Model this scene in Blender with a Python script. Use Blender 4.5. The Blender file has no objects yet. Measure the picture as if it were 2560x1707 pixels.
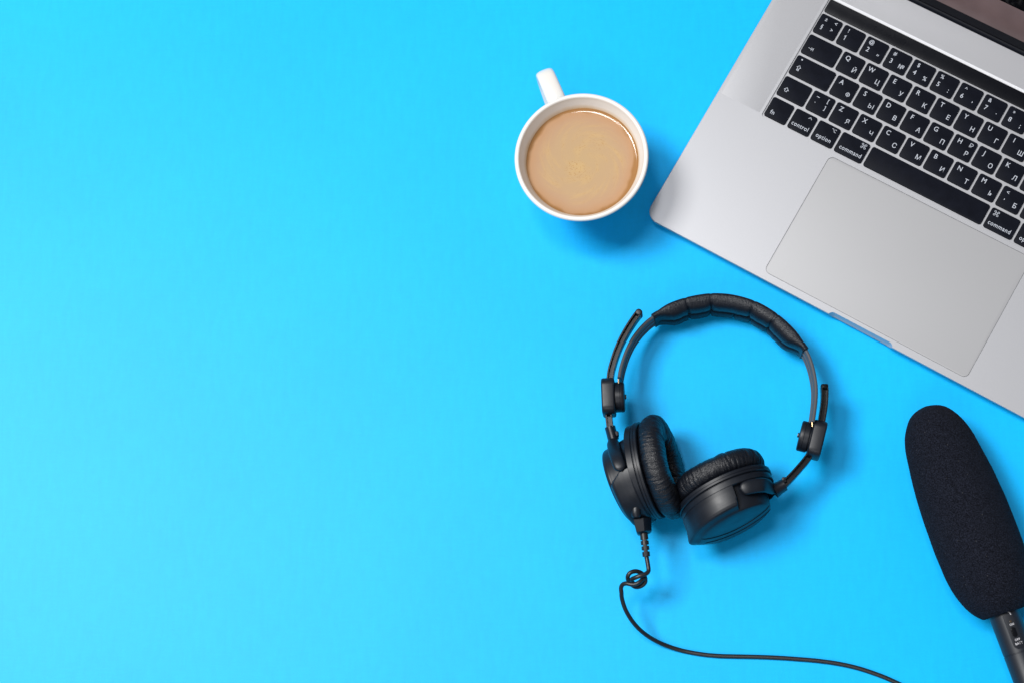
import bpy, bmesh, math, random
import numpy as np
from mathutils import Vector, Matrix, noise
R_ = math.radians
MM = 0.001
scene = bpy.context.scene
col = scene.collection
random.seed(4)

# ------------------------------------------------------------ camera
CAM = np.array([124.24740294, -285.25897428, 1225.51693497])          # mm above the tabletop
ROT = np.array([[0.99489996, 0.02275637, 0.09826607],
                [0.0, 0.97421803, -0.22560856],
                [-0.10086661, 0.22445795, 0.96924948]])
FPX = 4348.245
cd = bpy.data.cameras.new('camera'); cam = bpy.data.objects.new('camera', cd); col.objects.link(cam)
M = Matrix([list(r) for r in ROT]).to_4x4(); M.translation = Vector(CAM * MM); cam.matrix_world = M
cd.sensor_width = 36; cd.lens = FPX / 2560 * 36; cd.clip_start = 0.05; cd.clip_end = 20
cd.dof.use_dof = True; cd.dof.focus_distance = 1.225; cd.dof.aperture_fstop = 10
scene.camera = cam

# ------------------------------------------------------------ light
w = bpy.data.worlds.new('World'); scene.world = w; w.use_nodes = True
w.node_tree.nodes['Background'].inputs[0].default_value = (0.93, 0.95, 1.0, 1)
w.node_tree.nodes['Background'].inputs[1].default_value = 0.20
def area(name, loc, target, size, power, color=(1, 1, 1), sizey=None):
    l = bpy.data.lights.new(name, 'AREA'); l.energy = power; l.color = color
    l.shape = 'RECTANGLE'; l.size = size; l.size_y = sizey or size
    o = bpy.data.objects.new(name, l); col.objects.link(o); o.location = loc
    d = Vector(target) - Vector(loc); o.rotation_euler = d.to_track_quat('-Z', 'Y').to_euler()
    return o
area('softbox_key', (-3.25, 1.12, 6.6), (-0.02, 0.0, 0.0), 2.2, 535, (1.0, 0.992, 0.975))
area('softbox_overhead', (-0.5, 0.72, 4.5), (0.0, 0.0, 0.0), 0.7, 50, (0.98, 0.985, 1.0))
area('softbox_fill', (-0.5, -2.9, 4.1), (0.05, 0.0, 0.0), 1.5, 36, (0.97, 0.98, 1.0))
scene.view_settings.view_transform = 'Standard'; scene.view_settings.look = 'None'
scene.view_settings.exposure = 0; scene.view_settings.gamma = 1
scene.cycles.max_bounces = 8

# ------------------------------------------------------------ helpers
def at(px, py, z=0.0):
    """point (mm) at height z seen at photograph pixel px, py"""
    d = ROT @ np.array([(px - 1280) / FPX, -(py - 853.5) / FPX, -1.0])
    return CAM + (z - CAM[2]) / d[2] * d
def nrm(v): v = np.asarray(v, float); return v / max(np.linalg.norm(v), 1e-12)
def empty(name, loc_mm, rz=0.0, label=None, cat=None):
    o = bpy.data.objects.new(name, None); col.objects.link(o)
    o.location = [c * MM for c in loc_mm]; o.rotation_euler = (0, 0, rz)
    o.empty_display_size = 0.02
    if label: o['label'] = label
    if cat: o['category'] = cat
    return o
def finish(me, mat, smooth=True, ang=35):
    me.materials.append(mat)
    if smooth:
        me.shade_smooth(); me.set_sharp_from_angle(angle=R_(ang))
    return me
def obj(name, verts, faces, mat, parent=None, base=(0, 0, 0), smooth=True, ang=35, label=None, loc=None):
    me = bpy.data.meshes.new(name)
    b = np.asarray(base, float)
    me.from_pydata([tuple((np.asarray(v) - b) * MM) for v in verts], [], faces)
    bm = bmesh.new(); bm.from_mesh(me); bmesh.ops.recalc_face_normals(bm, faces=bm.faces); bm.to_mesh(me); bm.free()
    finish(me, mat, smooth, ang)
    o = bpy.data.objects.new(name, me); col.objects.link(o)
    if parent: o.parent = parent
    if loc is not None: o.location = [c * MM for c in loc]
    if label: o['label'] = label
    return o
def loft(rings, cap0=True, cap1=True, closed=True, v0=0):
    V = []; F = []; n = len(rings[0])
    for r in rings: V += [tuple(p) for p in r]
    for i in range(len(rings) - 1):
        for j in range(n if closed else n - 1):
            k = (j + 1) % n
            F.append((v0 + i * n + j, v0 + i * n + k, v0 + (i + 1) * n + k, v0 + (i + 1) * n + j))
    if cap0: F.append(tuple(v0 + j for j in range(n - 1, -1, -1)))
    if cap1: F.append(tuple(v0 + (len(rings) - 1) * n + j for j in range(n)))
    return V, F
def join(*parts):
    V = []; F = []
    for v, f in parts:
        k = len(V); V += list(v); F += [tuple(i + k for i in q) for q in f]
    return V, F
def rrect(w_, d_, r, n=6, cx=0, cy=0):
    r = max(min(r, w_ / 2 - 1e-3, d_ / 2 - 1e-3), 1e-3); P = []
    for sx, sy, a0 in ((1, 1, 0), (-1, 1, 90), (-1, -1, 180), (1, -1, 270)):
        for i in range(n + 1):
            a = R_(a0 + 90 * i / n)
            P.append((cx + sx * (w_ / 2 - r) + r * math.cos(a), cy + sy * (d_ / 2 - r) + r * math.sin(a)))
    return P
def rbox(w_, d_, z0, z1, r, bev, cx=0, cy=0, n=5, bev0=0.0, steps=3):
    rings = []
    if bev0:
        for i in range(steps + 1):
            a = R_(90 * i / steps); ins = bev0 * (1 - math.sin(a)); z = z0 + bev0 * (1 - math.cos(a))
            rings.append([(x, y, z) for x, y in rrect(w_ - 2 * ins, d_ - 2 * ins, r - ins * .6, n, cx, cy)])
    else:
        rings.append([(x, y, z0) for x, y in rrect(w_, d_, r, n, cx, cy)])
    for i in range(steps + 1):
        a = R_(90 * i / steps); ins = bev * (1 - math.cos(a)); z = z1 - bev + bev * math.sin(a)
        rings.append([(x, y, z) for x, y in rrect(w_ - 2 * ins, d_ - 2 * ins, r - ins * .6, n, cx, cy)])
    return loft(rings)
def xform(vf, origin, ex, ey, ez):
    o = np.asarray(origin, float); B = np.array([ex, ey, ez], float)
    return [tuple(o + np.asarray(v) @ B) for v in vf[0]], vf[1]
def catmull(P, n=8):
    P = [np.asarray(p, float) for p in P]; P = [2 * P[0] - P[1]] + P + [2 * P[-1] - P[-2]]; out = []
    for i in range(1, len(P) - 2):
        p0, p1, p2, p3 = P[i - 1:i + 3]
        for k in range(n):
            t = k / n
            out.append(.5 * ((2 * p1) + (-p0 + p2) * t + (2 * p0 - 5 * p1 + 4 * p2 - p3) * t * t + (-p0 + 3 * p1 - 3 * p2 + p3) * t ** 3))
    out.append(P[-2]); return out
def resample(P, step):
    P = np.array(P); d = np.r_[0, np.cumsum(np.linalg.norm(np.diff(P, axis=0), axis=1))]
    n = max(2, int(round(d[-1] / step)) + 1); s = np.linspace(0, d[-1], n)
    return np.stack([np.interp(s, d, P[:, k]) for k in range(P.shape[1])], 1), s
def frames(P):
    T = np.gradient(P, axis=0); out = []
    for t in T:
        t = nrm(t); h = nrm((t[0], t[1], 0)); n = np.array([h[1], -h[0], 0])     # n points right of travel
        out.append((t, n, np.array([0, 0, 1.])))
    return out
def sweep(P, section, **kw):
    """section(s, i) -> list of (n, z) offsets"""
    P, s = P if isinstance(P, tuple) else (np.array(P), np.arange(len(P)))
    L = s[-1]; rings = []
    for i, (p, (t, n, z)) in enumerate(zip(P, frames(P))):
        rings.append([tuple(p + n * a + z * b) for a, b in section(s[i], L)])
    return loft(rings, **kw)
def tube(P, r, seg=12, rfun=None, flat=1.0):
    P = np.array(P, float); T = np.gradient(P, axis=0); u = None; rings = []
    for i, p in enumerate(P):
        t = nrm(T[i])
        if u is None: u = nrm(np.cross(t, (0, 0, 1) if abs(t[2]) < .9 else (1, 0, 0)))
        u = nrm(u - t * (u @ t)); v = np.cross(t, u); rr = r if rfun is None else rfun(i / (len(P) - 1))
        rings.append([tuple(p + rr * (math.cos(a) * u + flat * math.sin(a) * v)) for a in (2 * math.pi * k / seg for k in range(seg))])
    return loft(rings)
def lathe(prof, seg=96, c=(0, 0, 0), cap0=False, cap1=False):
    rings = [[(c[0] + r * math.cos(a), c[1] + r * math.sin(a), c[2] + z) for a in (2 * math.pi * k / seg for k in range(seg))] for r, z in prof]
    return loft(rings, cap0, cap1)
def orient(vf, C, a, e1=None):
    """map local (x,y,z) -> C + x*e1 + y*e2 + z*a"""
    a = nrm(a); e1 = nrm(np.cross((0, 0, 1), a)) if e1 is None else e1; e2 = np.cross(a, e1)
    return xform(vf, C, e1, e2, a)
def smoothstep(a, b, x):
    t = min(max((x - a) / (b - a), 0), 1); return t * t * (3 - 2 * t)

# ------------------------------------------------------------ materials
def nodes(name):
    m = bpy.data.materials.new(name); m.use_nodes = True; nt = m.node_tree
    return m, nt, nt.nodes['Principled BSDF']
def mat(name, c, rough=.5, metal=0., spec=.5, var=0., vscale=200, bump=0., bscale=1500, bdist=.0001, coat=0., coatr=.1, stretch=None, rvar=0., sheen=0., detail=4):
    m, nt, b = nodes(name); L = nt.links.new
    b.inputs['Base Color'].default_value = (*c, 1); b.inputs['Roughness'].default_value = rough
    b.inputs['Metallic'].default_value = metal; b.inputs['Specular IOR Level'].default_value = spec
    b.inputs['Coat Weight'].default_value = coat; b.inputs['Coat Roughness'].default_value = coatr
    b.inputs['Sheen Weight'].default_value = sheen
    tc = nt.nodes.new('ShaderNodeTexCoord'); src = tc.outputs['Object']
    if stretch:
        mp = nt.nodes.new('ShaderNodeMapping'); mp.inputs['Scale'].default_value = stretch; L(src, mp.inputs[0]); src = mp.outputs[0]
    if var or rvar:
        n = nt.nodes.new('ShaderNodeTexNoise'); n.inputs['Scale'].default_value = vscale; n.inputs['Detail'].default_value = detail; L(src, n.inputs[0])
        if var:
            r = nt.nodes.new('ShaderNodeMapRange'); r.inputs[1].default_value = .3; r.inputs[2].default_value = .7
            r.inputs[3].default_value = 1 - var; r.inputs[4].default_value = 1 + var; L(n.outputs[0], r.inputs[0])
            x = nt.nodes.new('ShaderNodeVectorMath'); x.operation = 'SCALE'; x.inputs[0].default_value = c; L(r.outputs[0], x.inputs['Scale'])
            L(x.outputs[0], b.inputs['Base Color'])
        if rvar:
            r = nt.nodes.new('ShaderNodeMapRange'); r.inputs[1].default_value = .3; r.inputs[2].default_value = .7
            r.inputs[3].default_value = rough - rvar; r.inputs[4].default_value = rough + rvar; L(n.outputs[0], r.inputs[0]); L(r.outputs[0], b.inputs['Roughness'])
    if bump:
        n = nt.nodes.new('ShaderNodeTexNoise'); n.inputs['Scale'].default_value = bscale; n.inputs['Detail'].default_value = 3; L(src, n.inputs[0])
        bu = nt.nodes.new('ShaderNodeBump'); bu.inputs['Strength'].default_value = bump; bu.inputs['Distance'].default_value = bdist
        L(n.outputs[0], bu.inputs['Height']); L(bu.outputs[0], b.inputs['Normal'])
    return m
def blue_paper():
    m, nt, b = nodes('blue_paper'); L = nt.links.new
    tc = nt.nodes.new('ShaderNodeTexCoord')
    def streak(sc, scale, det=3):
        mp = nt.nodes.new('ShaderNodeMapping'); mp.inputs['Scale'].default_value = sc; L(tc.outputs['Object'], mp.inputs[0])
        n = nt.nodes.new('ShaderNodeTexNoise'); n.inputs['Scale'].default_value = scale; n.inputs['Detail'].default_value = det
        L(mp.outputs[0], n.inputs[0]); return n.outputs[0]
    a = streak((1, .25, 1), 260); c = streak((.2, 1, 1), 500); e = streak((1, 1, 1), 6, 2); f = streak((1, 1, 1), 900, 2)
    def math_(op, x, y):
        n = nt.nodes.new('ShaderNodeMath'); n.operation = op
        for i, v in enumerate((x, y)):
            if isinstance(v, (int, float)): n.inputs[i].default_value = v
            else: L(v, n.inputs[i])
        return n.outputs[0]
    s = math_('ADD', math_('ADD', math_('MULTIPLY', a, .9), math_('MULTIPLY', c, .6)), math_('ADD', math_('MULTIPLY', e, 1.0), math_('MULTIPLY', f, .8)))
    r = nt.nodes.new('ShaderNodeMapRange'); r.inputs[1].default_value = 1.2; r.inputs[2].default_value = 2.1; r.inputs[3].default_value = .935; r.inputs[4].default_value = 1.065
    L(s, r.inputs[0])
    # rare small darker fibres
    v = nt.nodes.new('ShaderNodeTexVoronoi'); v.inputs['Scale'].default_value = 34; L(tc.outputs['Object'], v.inputs[0])
    r2 = nt.nodes.new('ShaderNodeMapRange'); r2.inputs[1].default_value = .008; r2.inputs[2].default_value = .022; r2.inputs[3].default_value = .93; r2.inputs[4].default_value = 1
    L(v.outputs['Distance'], r2.inputs[0])
    k = math_('MULTIPLY', r.outputs[0], r2.outputs[0])
    x = nt.nodes.new('ShaderNodeVectorMath'); x.operation = 'SCALE'; x.inputs[0].default_value = PAPER; L(k, x.inputs['Scale'])
    L(x.outputs[0], b.inputs['Base Color']); b.inputs['Roughness'].default_value = .48; b.inputs['Specular IOR Level'].default_value = .25
    bu = nt.nodes.new('ShaderNodeBump'); bu.inputs['Strength'].default_value = .35; bu.inputs['Distance'].default_value = .00008
    L(math_('ADD', c, f), bu.inputs['Height']); L(bu.outputs[0], b.inputs['Normal'])
    return m
PAPER = (0.0, 0.468, 0.98)
m_paper = blue_paper()
ALU = (0.43, 0.433, 0.455)
m_alu = mat('anodised_aluminium', ALU, .40, .45, .5, var=.012, vscale=1600, bump=.25, bscale=5000, bdist=.00003)
m_pad = mat('trackpad_glass', (0.375, 0.376, 0.388), .5, .15, .4, var=.012, vscale=2200, bump=.2, bscale=5000, bdist=.00003)
m_groove = mat('dark_gap', (0.07, 0.075, 0.08), .7)
m_key = mat('black_key_plastic', (0.0038, 0.0048, 0.0095), .5, 0, .10, rvar=.04, vscale=130, var=.2, bump=.15, bscale=4000, bdist=.00003)
m_glass = mat('touch_strip_glass', (0.005, 0.0055, 0.008), .3, 0, .2, rvar=.05, vscale=60)
m_legend = mat('legend_print', (0.46, 0.49, 0.55), .6)
m_hinge = mat('hinge_black', (0.003, 0.004, 0.008), .4, 0, .16)
m_cham = mat('diamond_cut_chamfer', (0.80, 0.80, 0.83), .5, .9)
m_bezel = mat('bezel_glass', (0.17, 0.115, 0.115), .25, 0, .5, var=.10, vscale=55, detail=1)  # black glass; its mauve, blotchy reflection is painted into the base colour
m_screen = mat('display_glass', (0.003, 0.003, 0.004), .08, 0, .5)
m_rubber = mat('rubber_foot', (0.02, 0.02, 0.02), .7)
m_ceramic = mat('white_glazed_ceramic', (0.76, 0.735, 0.70), .24, 0, .5, coat=.3, coatr=.1)
m_blk = mat('satin_black_plastic', (0.0052, 0.0075, 0.0130), .42, 0, .40, var=.15, vscale=90, bump=.25, bscale=3500, bdist=.00004, rvar=.05)
m_blk2 = mat('glossy_black_plastic', (0.0022, 0.0028, 0.0045), .25, 0, .22)
m_band = mat('grey_rubber_band', (0.070, 0.076, 0.088), .55, 0, .45, bump=.2, bscale=2500, bdist=.00004)
m_cable = mat('rubber_cable', (0.010, 0.011, 0.013), .38, 0, .5)
m_brass = mat('brass', (0.75, 0.52, 0.28), .3, 1)
m_steel = mat('screw_steel', (0.3, 0.3, 0.3), .35, 1)
m_mesh = mat('speaker_cloth', (0.006, 0.006, 0.008), .9, bump=.6, bscale=1800, bdist=.0003)
m_mic = mat('microphone_metal', (0.009, 0.0125, 0.020), .42, .0, .5, bump=.2, bscale=4500, bdist=.00003)
m_white = mat('white_print', (0.55, 0.55, 0.58), .6)
def leather():
    m, nt, b = nodes('black_leatherette'); L = nt.links.new
    b.inputs['Base Color'].default_value = (0.0045, 0.006, 0.0105, 1); b.inputs['Roughness'].default_value = .38; b.inputs['Specular IOR Level'].default_value = .5
    tc = nt.nodes.new('ShaderNodeTexCoord')
    n = nt.nodes.new('ShaderNodeTexNoise'); n.inputs['Scale'].default_value = 1100; n.inputs['Detail'].default_value = 4; L(tc.outputs['Object'], n.inputs[0])
    v = nt.nodes.new('ShaderNodeTexVoronoi'); v.inputs['Scale'].default_value = 1700; L(tc.outputs['Object'], v.inputs[0])
    ad = nt.nodes.new('ShaderNodeMath'); ad.operation = 'ADD'; L(n.outputs[0], ad.inputs[0]); L(v.outputs['Distance'], ad.inputs[1])
    bu = nt.nodes.new('ShaderNodeBump'); bu.inputs['Strength'].default_value = .6; bu.inputs['Distance'].default_value = .00035
    L(ad.outputs[0], bu.inputs['Height']); L(bu.outputs[0], b.inputs['Normal'])
    return m
m_leather = leather()
def padleather():
    m, nt, b = nodes('headband_leatherette'); L = nt.links.new
    b.inputs['Base Color'].default_value = (0.0045, 0.0068, 0.0125, 1); b.inputs['Roughness'].default_value = .42; b.inputs['Specular IOR Level'].default_value = .32
    tc = nt.nodes.new('ShaderNodeTexCoord')
    # fine creases run across the pad: stretched along the direction pointing to the arc's centre
    mp = nt.nodes.new('ShaderNodeVectorMath'); mp.operation = 'NORMALIZE'; L(tc.outputs['Object'], mp.inputs[0])
    n = nt.nodes.new('ShaderNodeTexNoise'); n.inputs['Scale'].default_value = 120; n.inputs['Detail'].default_value = 2; L(mp.outputs[0], n.inputs[0])
    n2 = nt.nodes.new('ShaderNodeTexNoise'); n2.inputs['Scale'].default_value = 900; L(tc.outputs['Object'], n2.inputs[0])
    ad = nt.nodes.new('ShaderNodeMath'); ad.operation = 'ADD'; L(n.outputs[0], ad.inputs[0])
    mu = nt.nodes.new('ShaderNodeMath'); mu.operation = 'MULTIPLY'; mu.inputs[1].default_value = .4; L(n2.outputs[0], mu.inputs[0]); L(mu.outputs[0], ad.inputs[1])
    bu = nt.nodes.new('ShaderNodeBump'); bu.inputs['Strength'].default_value = .8; bu.inputs['Distance'].default_value = .0005
    L(ad.outputs[0], bu.inputs['Height']); L(bu.outputs[0], b.inputs['Normal'])
    return m
m_padl = padleather()
def foam():
    m, nt, b = nodes('black_foam'); L = nt.links.new
    tc = nt.nodes.new('ShaderNodeTexCoord')
    v = nt.nodes.new('ShaderNodeTexVoronoi'); v.inputs['Scale'].default_value = 1700; L(tc.outputs['Object'], v.inputs[0])
    n = nt.nodes.new('ShaderNodeTexNoise'); n.inputs['Scale'].default_value = 1250; n.inputs['Detail'].default_value = 3; L(tc.outputs['Object'], n.inputs[0])
    # a few pale lint specks
    v2 = nt.nodes.new('ShaderNodeTexVoronoi'); v2.inputs['Scale'].default_value = 230; L(tc.outputs['Object'], v2.inputs[0])
    r2 = nt.nodes.new('ShaderNodeMapRange'); r2.inputs[1].default_value = .03; r2.inputs[2].default_value = .06; r2.inputs[3].default_value = 1; r2.inputs[4].default_value = 0; L(v2.outputs['Distance'], r2.inputs[0])
    cr = nt.nodes.new('ShaderNodeValToRGB'); L(n.outputs[0], cr.inputs[0]); e = cr.color_ramp.elements
    e[0].position = .38; e[0].color = (0.0015, 0.002, 0.005, 1); e[1].position = .74; e[1].color = (0.020, 0.024, 0.040, 1)
    mx = nt.nodes.new('ShaderNodeMixRGB'); L(r2.outputs[0], mx.inputs[0]); L(cr.outputs[0], mx.inputs[1]); mx.inputs[2].default_value = (.11, .105, .10, 1)
    L(mx.outputs[0], b.inputs['Base Color']); b.inputs['Roughness'].default_value = .95; b.inputs['Specular IOR Level'].default_value = .15
    ad = nt.nodes.new('ShaderNodeMath'); ad.operation = 'ADD'; L(n.outputs[0], ad.inputs[0]); L(v.outputs['Distance'], ad.inputs[1])
    bu = nt.nodes.new('ShaderNodeBump'); bu.inputs['Strength'].default_value = .9; bu.inputs['Distance'].default_value = .0006
    L(ad.outputs[0], bu.inputs['Height']); L(bu.outputs[0], b.inputs['Normal'])
    return m
m_foam = foam()

# ------------------------------------------------------------ tabletop
obj_t = obj('tabletop', *rbox(2600, 2200, -18, 0, 6, 1.0), m_paper, ang=30)
obj_t['kind'] = 'structure'; obj_t['label'] = 'flat matt bright blue paper surface under everything'

# ------------------------------------------------------------ laptop
TH = -0.5328785316
ZT = 11.0; WD = 349.38; DP = 237.5
lap = empty('laptop', (98.039, 88.222, 0), TH, 'open silver laptop with black Latin and Cyrillic keyboard lying at an angle at upper right', 'laptop')
def tmp(vf):
    me = bpy.data.meshes.new('t'); me.from_pydata([tuple(np.asarray(v) * MM) for v in vf[0]], [], vf[1])
    bm = bmesh.new(); bm.from_mesh(me); bmesh.ops.recalc_face_normals(bm, faces=bm.faces); bm.to_mesh(me); bm.free()
    o = bpy.data.objects.new('t', me); col.objects.link(o); return o
lev = [(1.3, 7), (1.6, 5), (3.0, 2.2), (5.0, .9), (7.5, .25), (9.5, 0), (ZT - .35, 0), (ZT - .12, .1), (ZT, .32)]
body = tmp(loft([[(x, y, z) for x, y in rrect(WD - 2 * i, DP - 2 * i, 9.5 - i * .5, 10, WD / 2, DP / 2)] for z, i in lev]))
def prism(levels, r, n=8):
    return loft([[(x, y, z) for x, y in rrect(x1 - x0, y1 - y0, r, n, (x0 + x1) / 2, (y0 + y1) / 2)] for z, x0, x1, y0, y1 in levels])
KX0, KX1 = 36.45, WD - 36.45
KY0, KY1 = 107.55, 214.4
well = prism([(ZT - 1.25, KX0 + .15, KX1 - .15, KY0 + .1, KY1 - 1.95), (ZT + .02, KX0, KX1, KY0, KY1), (ZT + 3, KX0, KX1, KY0, KY1)], 2.3)
PX0, PX1, PY0, PY1 = WD / 2 - 79.96, WD / 2 + 79.96, 5.27, 5.27 + 99.3
tpad = prism([(ZT - .9, PX0, PX1, PY0, PY1), (ZT + 3, PX0, PX1, PY0, PY1)], 4.3)
sc = []
for z, ins in ((ZT - 7.2, 3.0), (ZT - 6, 1.6), (ZT - 3.5, .5), (ZT - .5, 0.0), (ZT + .02, -.15), (ZT + 3, -.15)):
    pts = []
    for x, y in rrect(50 - 2 * ins, 11, 3.6, 8, WD / 2, -2.9 + 0 - ins * .6): pts.append((x, y, z))
    sc.append(pts)
notch = loft(sc)
for vf in (well, tpad, notch):
    c = tmp(vf); md = body.modifiers.new('b', 'BOOLEAN'); md.object = c; md.operation = 'DIFFERENCE'; md.solver = 'EXACT'
dg = bpy.context.evaluated_depsgraph_get()
bme = bpy.data.meshes.new_from_object(body.evaluated_get(dg))
for o in [o for o in col.objects if o.name.startswith('t') and (o.name == 't' or o.name.startswith('t.'))]: bpy.data.objects.remove(o)
finish(bme, m_alu, True, 22)
bme.materials.append(m_cham)
for p_ in bme.polygons:
    if p_.normal.y < -.3 and p_.normal.z > .3 and p_.center.y > .2: p_.material_index = 1
base = bpy.data.objects.new('base', bme); col.objects.link(base); base.parent = lap
for x in (35, WD - 35):
    for y in (25, DP - 30): obj('rubber_foot', *rbox(16, 16, 0.0, 1.5, 8, .3, x, y), m_rubber, lap)
# trackpad and the dark floor of its gap
obj('trackpad', *rbox(PX1 - PX0 - .62, PY1 - PY0 - .62, ZT - .88, ZT - .10, 4.0, .12, (PX0 + PX1) / 2, (PY0 + PY1) / 2, 8), m_pad, lap)
# speaker grilles: fine perforated strips beside the keyboard
def grille_mat():
    m, nt, b = nodes('perforated_aluminium'); L = nt.links.new
    tc = nt.nodes.new('ShaderNodeTexCoord'); mp = nt.nodes.new('ShaderNodeMapping'); mp.inputs['Rotation'].default_value = (0, 0, R_(45)); mp.inputs['Scale'].default_value = (1250, 1250, 0)
    L(tc.outputs['Object'], mp.inputs[0]); v = nt.nodes.new('ShaderNodeTexVoronoi'); v.inputs['Scale'].default_value = 1; v.inputs['Randomness'].default_value = 0; L(mp.outputs[0], v.inputs[0])
    r = nt.nodes.new('ShaderNodeMapRange'); r.inputs[1].default_value = .20; r.inputs[2].default_value = .32; r.inputs[3].default_value = .72; r.inputs[4].default_value = 1; L(v.outputs['Distance'], r.inputs[0])
    x = nt.nodes.new('ShaderNodeVectorMath'); x.operation = 'SCALE'; x.inputs[0].default_value = ALU; L(r.outputs[0], x.inputs['Scale']); L(x.outputs[0], b.inputs['Base Color'])
    b.inputs['Metallic'].default_value = .2; b.inputs['Roughness'].default_value = .55
    return m
m_grille = grille_mat()
for x0, x1 in ((2.6, 34.4), (WD - 34.4, WD - 2.6)):
    obj('speaker_grille', *rbox(x1 - x0, 103.5, ZT - .02, ZT + .03, .3, .01, (x0 + x1) / 2, 109.1 + 103.5 / 2), m_grille, lap)
# keyboard
PXK, PYK, Y0K = 19.022, 18.543, 108.01
KW, KH = 17.35, 16.35
X0K = WD / 2 - 7.25 * PXK
ZK = ZT - .05
_fontcache = {}
def glyph_mesh(txt, size, sx=.92, off=.0, align='CENTER'):
    key = (txt, size, sx, off, align)
    if key in _fontcache: return _fontcache[key]
    cu = bpy.data.curves.new('txt', 'FONT'); cu.body = txt; cu.size = size * MM; cu.align_x = align; cu.offset = off * MM; cu.resolution_u = 3; cu.space_character = 1.12 if len(txt) > 1 else 1
    o = bpy.data.objects.new('txt', cu); col.objects.link(o)
    d = bpy.context.evaluated_depsgraph_get(); me = bpy.data.meshes.new_from_object(o.evaluated_get(d))
    bpy.data.objects.remove(o); bpy.data.curves.remove(cu)
    if len(me.vertices):
        co = np.array([v.co[:] for v in me.vertices])
        if align == 'CENTER': co[:, 0] -= (co[:, 0].min() + co[:, 0].max()) / 2
        co[:, 0] *= sx
        for v, c in zip(me.vertices, co): v.co = c
    me.materials.append(m_legend); _fontcache[key] = me
    return me
def strokes(paths, wd):
    """flat print made of strokes: list of polylines"""
    V = []; F = []
    for P in paths:
        P = [np.array(p, float) for p in P]; cl = np.allclose(P[0], P[-1])
        n = len(P); o = len(V)
        for i, p in enumerate(P):
            if cl: a = P[(i - 1) % (n - 1)]; b = P[(i + 1) % (n - 1)] if i < n - 1 else P[1]
            else: a = P[max(i - 1, 0)]; b = P[min(i + 1, n - 1)]
            t1 = nrm(p - a) if np.linalg.norm(p - a) > 1e-9 else nrm(b - p); t2 = nrm(b - p) if np.linalg.norm(b - p) > 1e-9 else t1
            n1 = np.array([-t1[1], t1[0]]); n2 = np.array([-t2[1], t2[0]]); m = nrm(n1 + n2); k = wd / 2 / max(m @ n1, .4)
            V += [(*(p + m * k), 0), (*(p - m * k), 0)]
        for i in range(n - 1): F.append((o + 2 * i, o + 2 * i + 1, o + 2 * i + 3, o + 2 * i + 2))
    return V, F
def circ(cx, cy, r, a0=0, a1=360, n=14): return [(cx + r * math.cos(R_(a0 + (a1 - a0) * i / n)), cy + r * math.sin(R_(a0 + (a1 - a0) * i / n))) for i in range(n + 1)]
arrow = [(-1.5, 0), (0, 1.6), (1.5, 0), (.7, 0), (.7, -1.2), (-.7, -1.2), (-.7, 0), (-1.5, 0)]
g = .62; e_ = .62
cmdsym = [[(-g, -g - e_), (-g, g + e_)], [(g, -g - e_), (g, g + e_)], [(-g - e_, -g), (g + e_, -g)], [(-g - e_, g), (g + e_, g)]]
for sx_, sy_, a0 in ((1, 1, -90), (-1, 1, 0), (-1, -1, 90), (1, -1, 180)):
    cmdsym.append(circ(sx_ * (g + e_), sy_ * (g + e_), e_, a0, a0 + 270, 10))
ICON = {
    'TAB': ([[(-1.9, 0), (1.3, 0)], [(.2, 1.1), (1.35, 0), (.2, -1.1)], [(1.9, 1.2), (1.9, -1.2)]], .32),
    'CAPS': ([arrow, [(-.75, -1.75), (.75, -1.75), (.75, -2.5), (-.75, -2.5), (-.75, -1.75)]], .32),
    'SHIFT': ([[(x * 1.15, y * 1.1) for x, y in arrow]], .34),
    'CTRL': ([[(-1.3, -.7), (0, .7), (1.3, -.7)]], .36),
    'OPT': ([[(-1.8, 1.0), (-.7, 1.0), (.6, -1.0), (1.8, -1.0)], [(.4, 1.0), (1.8, 1.0)]], .34),
    'CMD': (cmdsym, .30),
    'DOT': ([], 0),
    'RUB': ([[(-.8, -1.6), (-.8, 1.6), (.4, 1.6)] + [(.4 + .9 * math.cos(R_(a)), .7 + .9 * math.sin(R_(a))) for a in range(90, -91, -20)] + [(-1.3, -.2)], [(-1.3, -.9), (.6, -.9)]], .36),
    'DEL': ([[(1.8, 1.2), (-.7, 1.2), (-1.9, 0), (-.7, -1.2), (1.8, -1.2), (1.8, 1.2)]], .3),
    'CARET': ([[(-.85, -.55), (0, .75), (.85, -.55)]], .34),
    'QUOTE': ([[(-.45, .8), (-.75, -.6)], [(.55, .8), (.25, -.6)]], .42),
    'ONE': ([[(-.75, .95), (.25, 1.75), (.25, -1.75)]], .46),
    'EF': ([circ(0, 0, 1.3, n=20), [(0, 1.85), (0, -1.85)]], .46),
    'YERU': ([[(-1.75, 1.75), (-1.75, -1.55), (-.75, -1.55)] + [(-.75 + .9 * math.cos(R_(a)), -.65 + .9 * math.sin(R_(a))) for a in range(-70, 91, 20)] + [(-1.7, .25)], [(1.6, 1.75), (1.6, -1.78)]], .44),
    'RET': ([[(1.5, 1.2), (1.5, 0), (-1.6, 0)], [(-.6, .9), (-1.6, 0), (-.6, -.9)]], .32),
}
_icon = {}
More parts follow.
